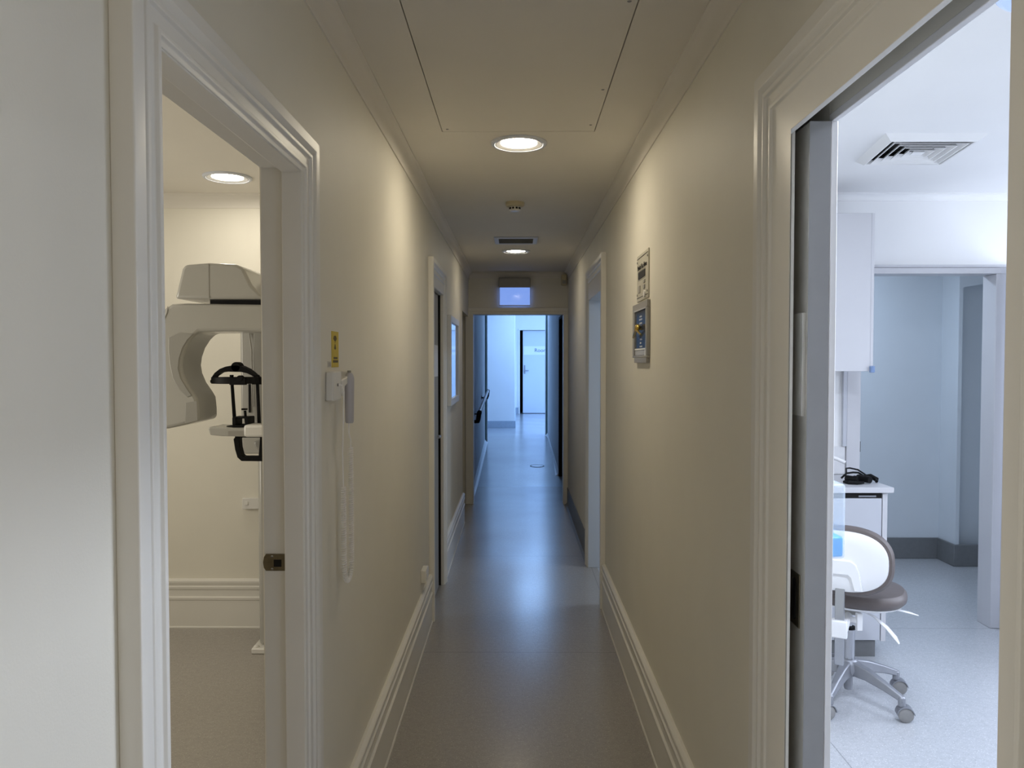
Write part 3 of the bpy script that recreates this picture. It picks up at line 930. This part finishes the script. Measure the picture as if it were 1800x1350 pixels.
t = thing('gas_valve_box', (XR, 3.35, 1.53), 'grey framed valve box with dark window and brass tap below the alarm panel', 'valve box')
gy0, gy1, gz0, gz1 = 3.165, 3.56, 1.555, 1.795
x0, x1 = XR - .014, XR
b = MB()
b.box(x0, x1, gy0, gy1, gz1 - .03, gz1).box(x0, x1, gy0, gy1, gz0, gz0 + .010)
b.box(x0, x1, gy0, gy0 + .03, gz0 + .010, gz1 - .03).box(x0, x1, gy1 - .045, gy1, gz0 + .010, gz1 - .03)
b.build('frame', GREYPL, t, bevel=.002)
MB().box(XR - .008, XR, gy0 + .03, gy1 - .04, gz0 + .005, gz1 - .02).build('window', NAVY, t)
MB().box(x0 - .001, x0 + .003, gy0 + .026, gy1 - .042, gz1 - .034, gz1 - .028).build('bright_edge', RIMW, t)
MB().box(x0 - .001, x0 + .003, gy0 + .026, gy0 + .034, gz0 + .010, gz1 - .034).build('bright_edge', RIMW, t)
MB().box(XR - .010, XR - .007, gy0 + .05, gy1 - .055, gz0 + .012, gz0 + .032).build('lower_label', LAMG, t)
MB().box(XR - .011, XR - .007, gy0 + .045, gy1 - .05, gz0 + .034, gz0 + .041).build('label_strip', PAPER, t)
MB().box(XR - .011, XR - .007, gy0 + .035, gy0 + .075, gz0 + .010, gz0 + .034).build('label_strip', PAPER, t)
for yy, zz, ww in ((3.36, 1.735, .06), (3.36, 1.722, .08), (3.36, 1.706, .07), (3.35, 1.635, .06), (3.36, 1.620, .04), (3.35, 1.604, .07), (3.35, 1.592, .06)):
    MB().box(XR - .0088, XR - .0078, yy - ww / 2, yy + ww / 2, zz - .0035, zz + .0035).build('printed_line', LAMG, t)
v = MB().ball((XR - .022, 3.36, 1.688), .017, (.8, 1.9, .85), 12).build('tap_knob', BRASS, t)
MB().tube([(XR - .028, 3.36, 1.676), (XR - .026, 3.42, 1.664), (XR - .022, 3.48, 1.648)], [.008, .007, .005], 10).tube([(XR - .028, 3.35, 1.676), (XR - .026, 3.31, 1.664), (XR - .022, 3.27, 1.652)], [.007, .005, .004], 10).tube([(XR - .006, 3.36, 1.683), (XR - .022, 3.36, 1.683)], .007, 10).build('tap_lever', BRASS, v)
MB().box(XR - .015, XR, gy0 + .01, gy1 - .06, gz0 - .022, gz0).build('lower_lip', GREYPL, t, bevel=.001)

# ------------------------------------------------------------------ ramp items
t = thing('handrail', (-.47, 10.4, .9), 'pale handrail with black rounded ends on the ramp wall', 'handrail')
ra, rb = Vector((-.445, 9.25, .925)), Vector((-.445, 11.9, 1.075))
MB().tube([ra, rb], .022, 16).build('rail', LAMG, t)
for p, sgn in ((ra, -1), (rb, 1)):
    q = MB()
    q.tube([p, p + Vector((0, .05 * sgn, 0)), p + Vector((-.005, .085 * sgn, -.02)), p + Vector((-.012, .09 * sgn, -.075)), p + Vector((-.02, .06 * sgn, -.105)), p + Vector((-.05, .05 * sgn, -.11)), p + Vector((-.085, .05 * sgn, -.105))],
           [.026, .029, .029, .028, .026, .02, .018], 14)
    q.build('end_cap', BLACK, t)
for f_ in (.12, .86):
    p = ra.lerp(rb, f_)
    q = MB().tube([p, p + Vector((0, 0, -.05)), p + Vector((-.03, 0, -.06)), p + Vector((-.084, 0, -.06))], .009, 10)
    q.lathe([(0, 0), (.032, 0), (.032, .006), (0, .006)], p + Vector((-.085, 0, -.06)), 'X', 20)
    q.build('bracket', INK, t)
ry = 10.75
M = Matrix.Translation((.29, ry, ramp_z(ry) + .0005)) @ Matrix.Rotation(math.atan2(.2, 3.9), 4, 'X')
t = thing('floor_cover', (.29, ry, ramp_z(ry)), 'round dark rimmed service cover in the ramp floor', 'floor cover')
q = MB().lathe([(.085, 0), (.10, 0), (.10, .003), (.085, .003)], (0, 0, 0), n=40, ring=True)
for vv in q.bm.verts:
    vv.co = M @ vv.co
q.build('rim', INK, t)
q = MB().lathe([(0, 0), (.085, 0), (.085, .002), (0, .002)], (0, 0, 0), n=40)
for vv in q.bm.verts:
    vv.co = M @ vv.co
q.build('plate', RAMPF, t)

# ------------------------------------------------------------------ imaging machine
MY = 3.6
px = lambda x: (x - 900) / 1350.0 * MY - .0213      # outline points traced at the machine's distance
pz = lambda y: 1.54 + (635 - y) / 1350.0 * MY
t = thing('panoramic_xray_machine', (-1.15, 4.0, 0), 'cream dental imaging machine with black head support seen through the left doorway', 'xray machine')
# base plate and column
b = MB()
b.prism([(-1.395, 3.985), (-.72, 3.985), (-.72, 4.33), (-1.335, 4.33), (-1.40, 4.18)], 'Z', 0, .03)
bp_ = b.build('base_plate', WPLAS, t, bevel=.006)
MB().ball((-1.375, 4.01, .03), .016, (1, 1, .7), 8).build('levelling_cap', WPLAS, bp_)
MB().box(-1.37, -1.02, 4.03, 4.28, .03, 1.05).build('column', MACH, t, bevel=.02)
cr = MB().box(-1.455, -.90, 4.03, 4.3, 1.05, 1.98).build('carriage', MACH, t, bevel=.015)
b = MB()
b.prism([(-1.375, 1.235), (-1.36, 1.222), (-1.0, 1.222), (-1.0, 1.73), (-1.35, 1.73), (-1.375, 1.71)], 'Y', 4.012, 4.031)
b.build('panel', MACHD, cr, bevel=.003)
MB().tube([(-1.40, 4.024, 1.73), (-1.40, 4.02, 1.68), (-1.385, 4.008, 1.60), (-1.382, 4.008, 1.30)], .004, 8).build('cable', GREYPL, cr)
MB().box(-1.408, -1.40, 4.022, 4.031, 1.27, 1.42).build('slot', BLACK, cr)
# head box
hb = MB()
pl_ = [(327, 529), (330, 518), (340, 478), (345, 471), (386, 468), (430, 470), (444, 476), (458, 505), (480, 529)]
hb.prism([(px(x), pz(y)) for x, y in pl_], 'Y', MY - .12, MY + .25)
hbo = hb.build('head_housing', MACH, t, bevel=.014, seg=3)
MB().box(px(386) - .0012, px(386) + .0012, MY - .1215, MY - .118, pz(528), pz(470)).build('panel_joint', GREYPL, hbo)
MB().box(-1.43, -.95, MY - .02, MY + .25, pz(537), pz(528)).build('turntable', INK, t, bevel=.004)
MB().box(-1.2, -.92, MY + .1, 4.1, 1.83, 1.95).build('neck', MACH, t, bevel=.01)
# rotating arm with its hanging lobe
arm = MB()
ol = [(300, 560), (305, 545), (318, 537), (345, 536), (470, 538), (520, 540), (520, 586), (470, 585), (420, 584), (364, 585), (352, 596), (342, 611), (336, 628), (334, 642), (336, 656), (343, 673), (354, 689), (360, 699), (362, 720), (362, 738),
      (335, 745), (308, 751), (280, 752), (275, 730), (280, 690), (285, 640), (290, 590)]
arm.prism([(px(x), pz(y)) for x, y in ol], 'Y', MY - .10, MY + .13)
ao = arm.build('rotating_arm', MACH, t, bevel=.016, seg=3)
MB().prism([(px(x), pz(y)) for x, y in ((341, 706), (360, 703), (361, 737), (339, 742))], 'Y', MY - .1025, MY - .099).build('sensor_cover', MACHD, ao, bevel=.0012)
q = MB()
q.tube([(px(312), MY - .1005, pz(541)), (px(311), MY - .1015, pz(552)), (px(306), MY - .1015, pz(562)), (px(302), MY - .1015, pz(569))], .0014, 6)
q.build('panel_joint', GREYPL, ao)
q = MB()
q.prism([(px(x), pz(y)) for x, y in ((313, 594), (330, 586), (356, 588), (346, 598), (337, 612), (331, 630), (329, 648), (333, 664), (345, 684), (352, 694), (344, 697), (330, 684), (319, 664), (314, 640), (312, 615))], 'Y', MY - .104, MY - .098)
q.build('inner_panel', MACHD, ao, bevel=.003)
# chin rest arm
cr = MB()
cr.prism([(px(x), pz(y)) for x, y in ((377, 751), (379, 748), (412, 750), (445, 750), (445, 765), (400, 764), (380, 762))], 'Y', MY - .09, MY + .07)
cro = cr.build('chin_rest_arm', MACH, t, bevel=.006)
q = MB()
q.box(px(440), px(520), MY - .11, MY + .3, pz(765), pz(744))
q.build('chin_rest_bracket', WPLAS, t, bevel=.012)
q = MB().box(px(412), px(441), MY - .093, MY + .05, pz(764), pz(755)).build('grey_insert', GREYPL, cro)
# chin cup
q = MB()
q.box(px(413), px(441), MY - .05, MY + .04, pz(753), pz(746))
q.box(px(413), px(419), MY - .05, MY + .04, pz(746), pz(733)).box(px(436), px(441), MY - .05, MY + .04, pz(746), pz(733))
q.box(px(413), px(441), MY - .045, MY + .035, pz(735), pz(732))
q.box(px(400), px(452), MY - .03, MY + .03, pz(750.5), pz(748))
q.build('chin_cup', BLACK, t, bevel=.002)
q = MB().tube([(px(431), MY, pz(748)), (px(429), MY, pz(722))], .006, 10).box(px(424), px(432), MY - .012, MY + .012, pz(721), pz(718))
q.build('bite_stick', BLACK, t)
# head support: two posts, band, arched strap with knob
for xa, xb in ((406, 411), (451, 454)):
    MB().tube([(px(xa), MY, pz(665)), (px(xb), MY, pz(748))], [.0075, .0085], 12).build('support_post', BLACK, t)
q = MB()
n_ = 28
rings = []
for i in range(n_):
    a = 2 * PI * i / n_
    rings.append((math.cos(a), math.sin(a)))
bx0, bx1 = px(371), px(459)
cxm, rx = (bx0 + bx1) / 2, (bx1 - bx0) / 2
zb = pz(669)
for k_ in range(1):
    outer = [[(cxm + rx * c_, MY + .075 * s_, zb - .014), (cxm + rx * c_, MY + .075 * s_, zb + .016), (cxm + (rx - .008) * c_, MY + .067 * s_, zb + .016), (cxm + (rx - .008) * c_, MY + .067 * s_, zb - .014)] for c_, s_ in rings]
    q.loft(outer, closed=True)
q.box(px(414), px(441), MY - .088, MY - .06, zb - .018, zb + .014)
q.box(px(444), px(460), MY - .02, MY + .03, zb - .018, zb + .016)
q.tube([(px(432), MY - .09, zb + .012), (px(432), MY - .06, zb + .012)], .014, 14)
for xx in (406, 452):
    q.tube([(px(xx), MY, zb), (px(xx), MY, pz(659))], .009, 10)
q.tube([(px(369), MY, zb - .004), (px(375), MY, zb - .004)], .008, 10)
q.build('head_band', BLACK, t, bevel=.001)
q = MB()
arc = [(374, 666), (380, 657), (389, 650), (399, 646), (410, 644), (418, 643.5), (427, 645), (437, 650), (446, 657), (455, 665)]
wid = [.008, .010, .014, .021, .028, .030, .026, .018, .010, .007]
q.loft([[(px(x), MY - .03, pz(y) - .0 - w_ * .9), (px(x), MY + .03, pz(y) - w_ * .9), (px(x), MY + .03, pz(y) + .004), (px(x), MY - .03, pz(y) + .004)] for (x, y), w_ in zip(arc, wid)])
st_ = q.build('head_strap', BLACK, t, bevel=.001)
MB().lathe([(0, -.05), (.020, -.05), (.023, -.045), (.023, .0), (0, .0)], (px(417), MY + .02, pz(645)), 'Y', 24).build('strap_knob', BLACK, st_)
# grip handle
q = MB()
hp = [(px(x), pz(y)) for x, y in ((414, 767), (410.5, 772), (413, 790), (417, 804), (424, 810.5), (466, 811), (520, 811))]
hp_in = [(px(x), pz(y)) for x, y in ((423, 768), (421, 772), (422, 786), (425, 799), (428, 802), (466, 802), (520, 802))]
q.prism(hp + hp_in[::-1], 'Y', MY - .02, MY + .02)
q.box(px(413), px(520), MY - .02, MY + .02, pz(769), pz(764))
q.prism([(px(x), pz(y)) for x, y in ((454, 803), (457, 768), (520, 768), (520, 803))], 'Y', MY - .018, MY + .018)
q.build('grip_handle', BLACK, t, bevel=.003)
q = MB()
q.prism([(px(x), pz(y)) for x, y in ((426, 782), (436, 777), (470, 774), (470, 800), (440, 799), (430, 795))], 'Y', MY + .12, MY + .36)
q.build('lower_fairing', MACH, t, bevel=.012, seg=3)

# ------------------------------------------------------------------ treatment room cabinets
t = thing('base_cabinet', (1.3, 4.2, 0), 'white base cabinet under the bench top behind the stool', 'cabinet')
q = MB()
q.box(XRB + .002, 1.915, 3.995, 4.40, .085, .84)
q.build('body', LAMG, t, bevel=.001)
MB().box(1.893, 1.918, 3.962, 4.40, .085, .858).build('end_panel', LAMW, t, bevel=.001)
for a, b_ in ((.66, 1.05), (1.056, 1.46), (1.466, 1.889)):
    dd = MB().box(a, b_, 3.963, 3.988, .09, .831).build('door', LAMG, t, bevel=.0015)
    MB().box(b_ - .12, b_ - .03, 3.962, 3.966, .838, .846).build('finger_pull', ALU, dd)
MB().box(XRB + .002, 1.87, 3.975, 3.99, 0, .085).build('kickboard', COVE, t)
MB().box(.66, 1.889, 3.967, 3.994, .832, .857).build('recess_shade', DARK, t)  # near-black strip paints the shade of the finger gap
t = tag(MB().box(XRB + .002, 1.943, 3.945, 4.40, .862, .890).build('worktop', LAMW, origin=(1.3, 4.2, .87), bevel=.002), 'white bench top carrying the black magnifying glasses', 'bench top')

t = thing('wall_cabinet', (1.3, 4.2, 1.487), 'white wall cabinet hung above the bench', 'cabinet')
MB().box(XRB + .002, 1.868, 4.09, 4.42, 1.49, 2.317).build('body', LAMW, t, bevel=.001)
MB().box(1.868, 1.884, 4.072, 4.42, 1.487, 2.318).build('end_panel', LAMW, t, bevel=.001)
for a, b_ in ((.66, 1.06), (1.064, 1.462), (1.466, 1.866)):
    MB().box(a, b_, 4.068, 4.089, 1.487, 2.318).build('door', LAMW, t, bevel=.0012)
q = MB().box(1.862, 1.886, 4.050, 4.070, 1.48, 1.515).build('corner_bumper', BLUEACR, t, bevel=.004)
tag(q, 'clear blue acrylic corner bumper')
t = tag(MB().box(XRB + .01, 1.885, 4.408, 4.42, .892, 1.05).build('splashback', mat('marbled_white_panel', (.70, .70, .71), .3, var=.05, vscale=14), origin=(1.2, 4.41, .89)), 'marbled white splashback panel behind the bench', 'splashback')
tag(MB().box(1.868, 1.890, 4.396, 4.42, 1.052, 1.487).build('cable_cover', LAMG, origin=(1.879, 4.41, 1.05), bevel=.002), 'grey vertical cable cover between splashback and wall cabinet', 'cable cover')
t = thing('bench_tap', (1.58, 4.3, .89), 'white curved tap spout over the bench', 'tap')
MB().lathe([(0, 0), (.022, 0), (.022, .008), (.014, .014), (.013, .07), (0, .07)], (1.62, 4.33, .89), n=20).build('body', SHELL, t)
MB().tube([(1.62, 4.33, .95), (1.64, 4.31, 1.0), (1.69, 4.27, 1.012), (1.76, 4.22, 1.005), (1.80, 4.20, .985)], [.013, .013, .012, .011, .010], 12).build('spout', SHELL, t)

# magnifying glasses
t = thing('magnifying_glasses', (1.84, 4.10, .89), 'black magnifying glasses with cord lying on the bench top', 'glasses')
gz = .8925
q = MB()
q.tube([(1.762, 4.10, gz + .020), (1.79, 4.07, gz + .022)], [.020, .017], 16).tube([(1.79, 4.07, gz + .022), (1.806, 4.055, gz + .022)], [.020, .020], 16)
q.tube([(1.835, 4.12, gz + .020), (1.855, 4.075, gz + .022)], [.020, .016], 16).tube([(1.855, 4.075, gz + .022), (1.868, 4.05, gz + .020)], [.019, .018], 16)
q.build('magnifier_barrel', BLACK, t)
q = MB()
q.tube([(1.745, 4.12, gz + .02), (1.775, 4.125, gz + .045), (1.81, 4.125, gz + .05), (1.84, 4.13, gz + .048), (1.87, 4.135, gz + .03), (1.885, 4.13, gz + .012)], .0055, 8)
q.build('frame', BLACK, t)
q = MB()
q.tube([(1.775, 4.128, gz + .045), (1.80, 4.19, gz + .062), (1.85, 4.26, gz + .055), (1.905, 4.28, gz + .042), (1.925, 4.22, gz + .02), (1.915, 4.16, gz + .008)], .0045, 8)
q.tube([(1.87, 4.133, gz + .03), (1.90, 4.12, gz + .032), (1.925, 4.10, gz + .015), (1.915, 4.08, gz + .008)], [.006, .012, .013, .008], 10)
q.build('temple_arm', BLACK, t)
q = MB()
q.tube([(1.745, 4.085, gz + .006), (1.755, 4.05, gz + .008), (1.79, 4.035, gz + .008), (1.83, 4.04, gz + .008)], [.008, .011, .010, .006], 10)
q.build('cord', BLACK, t)

# soap dispenser just inside the doorway
t = thing('soap_bottle', (.70, 1.755, 1.095), 'translucent wall bottle holding blue soap beside the sliding door', 'soap bottle')
MB().box(XRB, .665, 1.72, 1.80, 1.10, 1.28).build('wall_bracket', WPLAS, t, bevel=.002)
q = MB().box(.667, .737, 1.712, 1.802, 1.096, 1.266).build('bottle', CLEARP, t, bevel=.008, seg=3)
q = MB().box(.671, .7335, 1.716, 1.798, 1.100, 1.146).build('liquid', LIQ, t, bevel=.005)
tag(q, 'bright blue soap in the lower quarter')

# ------------------------------------------------------------------ dental stool
C = Vector((1.513, 3.47, 0))
t = thing('dental_stool', tuple(C), 'brown cushioned dental stool with white back shell and five castors', 'stool')
b = MB()
b.lathe([(0, .115), (.034, .115), (.050, .125), (.055, .150), (.045, .178), (.032, .190), (0, .190)], C, n=30)
b.build('hub', ALU, t)
MB().lathe([(0, .048), (.017, .048), (.019, .055), (.019, .12), (0, .12)], C, n=20).build('column_foot', ALU, t)
for ang in (-58, 14, 86, 158, 230):
    a = math.radians(ang)
    dr = Vector((math.cos(a), math.sin(a), 0))
    sd = Vector((-dr.y, dr.x, 0))
    up = Vector((0, 0, 1))
    secs = [(.03, .155, .030, .030), (.10, .146, .024, .024), (.18, .124, .018, .018), (.245, .102, .015, .014), (.268, .094, .014, .012)]
    b = MB()
    b.loft([[C + dr * r_ + up * (z - hh) - sd * ww, C + dr * r_ + up * (z - hh) + sd * ww, C + dr * r_ + up * (z + hh) + sd * ww * .7, C + dr * r_ + up * (z + hh) - sd * ww * .7] for r_, z, ww, hh in secs])
    b.cyl(C + dr * .255 + up * .062, C + dr * .255 + up * .106, .015, 16)
    b.build('base_arm', ALU, t, bevel=.005)
    # castor: trailing a little, two discs and a hood
    tr = Vector((.97, -.24, 0)) if ang in (-58, 14) else Vector((-.96, -.28, 0))
    ax = Vector((-tr.y, tr.x, 0))
    wc = C + dr * .255 + tr * .014 + up * .033
    M = Matrix((tr, ax, up)).transposed()
    b = MB()
    for s_ in (-1, 1):
        b.lathe([(0, -.008), (.026, -.008), (.031, -.005), (.031, .005), (.026, .008), (.012, .009), (0, .009)], wc + ax * .0125 * s_, 'Y', 26, M)
    cst = b.build('castor', RUBBER, t)
    b = MB()
    hd = []
    for i in range(11):
        th = math.radians(8 + 172 * i / 10)
        hd.append((math.cos(th), math.sin(th)))
    b.loft([[wc + (tr * c_ + up * s_) * .036 - ax * .023, wc + (tr * c_ + up * s_) * .036 + ax * .023, wc + (tr * c_ + up * s_) * .0325 + ax * .023, wc + (tr * c_ + up * s_) * .0325 - ax * .023] for c_, s_ in hd])
    b.build('hood', ALU, cst)
MB().cyl(C + Vector((0, 0, .18)), C + Vector((0, 0, .325)), .0255, 28).build('gas_column', CHROME, t)
MB().cyl(C + Vector((0, 0, .325)), C + Vector((0, 0, .335)), .028, 28).build('column_collar', BLACK, t)
MB().cyl(C + Vector((0, 0, .335)), C + Vector((0, 0, .43)), .014, 20).build('piston', CHROME, t)
fd = Vector((.45, .893, 0)).normalized()          # the way the stool faces
sd = Vector((fd.y, -fd.x, 0))                     # its right
up = Vector((0, 0, 1))
sc = C + Vector((.05, .03, .0))
puck = [(0, -.031), (.80, -.031), (.93, -.028), (.985, -.016), (1, 0), (.985, .014), (.93, .026), (.8, .031), (.5, .033), (0, .034)]
MB().pad(sc + up * .487, sd, fd, up, .205, .205, puck, 2.3, 56).build('seat', LEATHER, t)
MB().pad(sc + up * .449, sd, fd, up, .19, .19, [(0, -.008), (.88, -.008), (.97, .0), (1, .008), (0, .008)], 2.3, 56).build('seat_shell', SHELL, t)
MB().box(-.06, .06, -.05, .05, .405, .442, Matrix.Translation(C) @ Matrix.Rotation(math.atan2(fd.y, fd.x), 4, 'Z')).build('mechanism', GREYPL, t, bevel=.006)
bc = Vector((1.383, 3.262, .690))
bq = [(0, -.022), (.82, -.022), (.95, -.018), (1, -.004), (1, .010), (.95, .022), (.82, .026), (0, .028)]
MB().pad(bc + fd * .012, sd, up, fd, .208, .150, bq, 2.5, 60).build('back_cushion', LEATHER, t)
bs = MB().pad(bc - fd * .012, sd, up, fd, .188, .132, [(0, -.016), (.6, -.015), (.86, -.011), (.97, -.002), (1, .008), (.98, .012), (0, .012)], 2.5, 60).build('back_shell', SHELL, t)
Mb = Matrix((sd, fd, up)).transposed().to_4x4()
Mb.translation = bc
q = MB()
q.prism([(-.10, .012), (.042, .012), (.062, -.002), (.074, -.03), (.090, -.115), (.055, -.118), (.040, -.062), (.030, -.052), (-.04, -.052), (-.06, -.115), (-.10, -.115)], 'Y', -.040, -.020, Mb)
q.build('shell_bracket', SHELL, bs, bevel=.005)
barp = Vector((bc.x, bc.y, 0)) - fd * .010
Mr = Matrix((sd, fd, up)).transposed().to_4x4()
Mr.translation = barp
MB().box(-.019, .019, -.012, .006, .245, .64, Mr).build('back_bar', CHROME, t, bevel=.003)
q = MB().box(-.032, .032, -.028, .018, .365, .44, Mr)
clampo = q.build('back_clamp', SHELL, t, bevel=.006)
a_ = barp + up * .40
q = MB().tube([a_ + sd * .02, C + up * .405], .015, 14)
q.build('support_tube', SHELL, t)
kn = barp + (Vector((C.x, C.y, 0)) - barp) * .62 + up * .40
MB().tube([kn, kn + sd * .05 - fd * .02], .013, 14).box(-.012, .012, -.012, .012, -.038, .038, Matrix.Translation(kn + sd * .055 - fd * .025)).build('clamp_knob', SHELL, t, bevel=.003)
# levers
p0 = C + Vector((.03, -.03, .425))
MB().tube([p0, p0 + Vector((.045, -.05, -.018)), p0 + Vector((.085, -.085, -.055)), p0 + Vector((.115, -.105, -.095)), p0 + Vector((.128, -.112, -.118))], [.006, .010, .016, .018, .008], 14, flat=.35).build('seat_lever', SHELL, t)
p1 = C + Vector((.05, .0, .425))
MB().tube([p1, p1 + Vector((.08, -.02, .002)), p1 + Vector((.15, -.04, -.002)), p1 + Vector((.20, -.05, -.012)), p1 + Vector((.235, -.055, -.022))], [.005, .006, .011, .011, .005], 12, flat=.4).build('tilt_lever', SHELL, t)
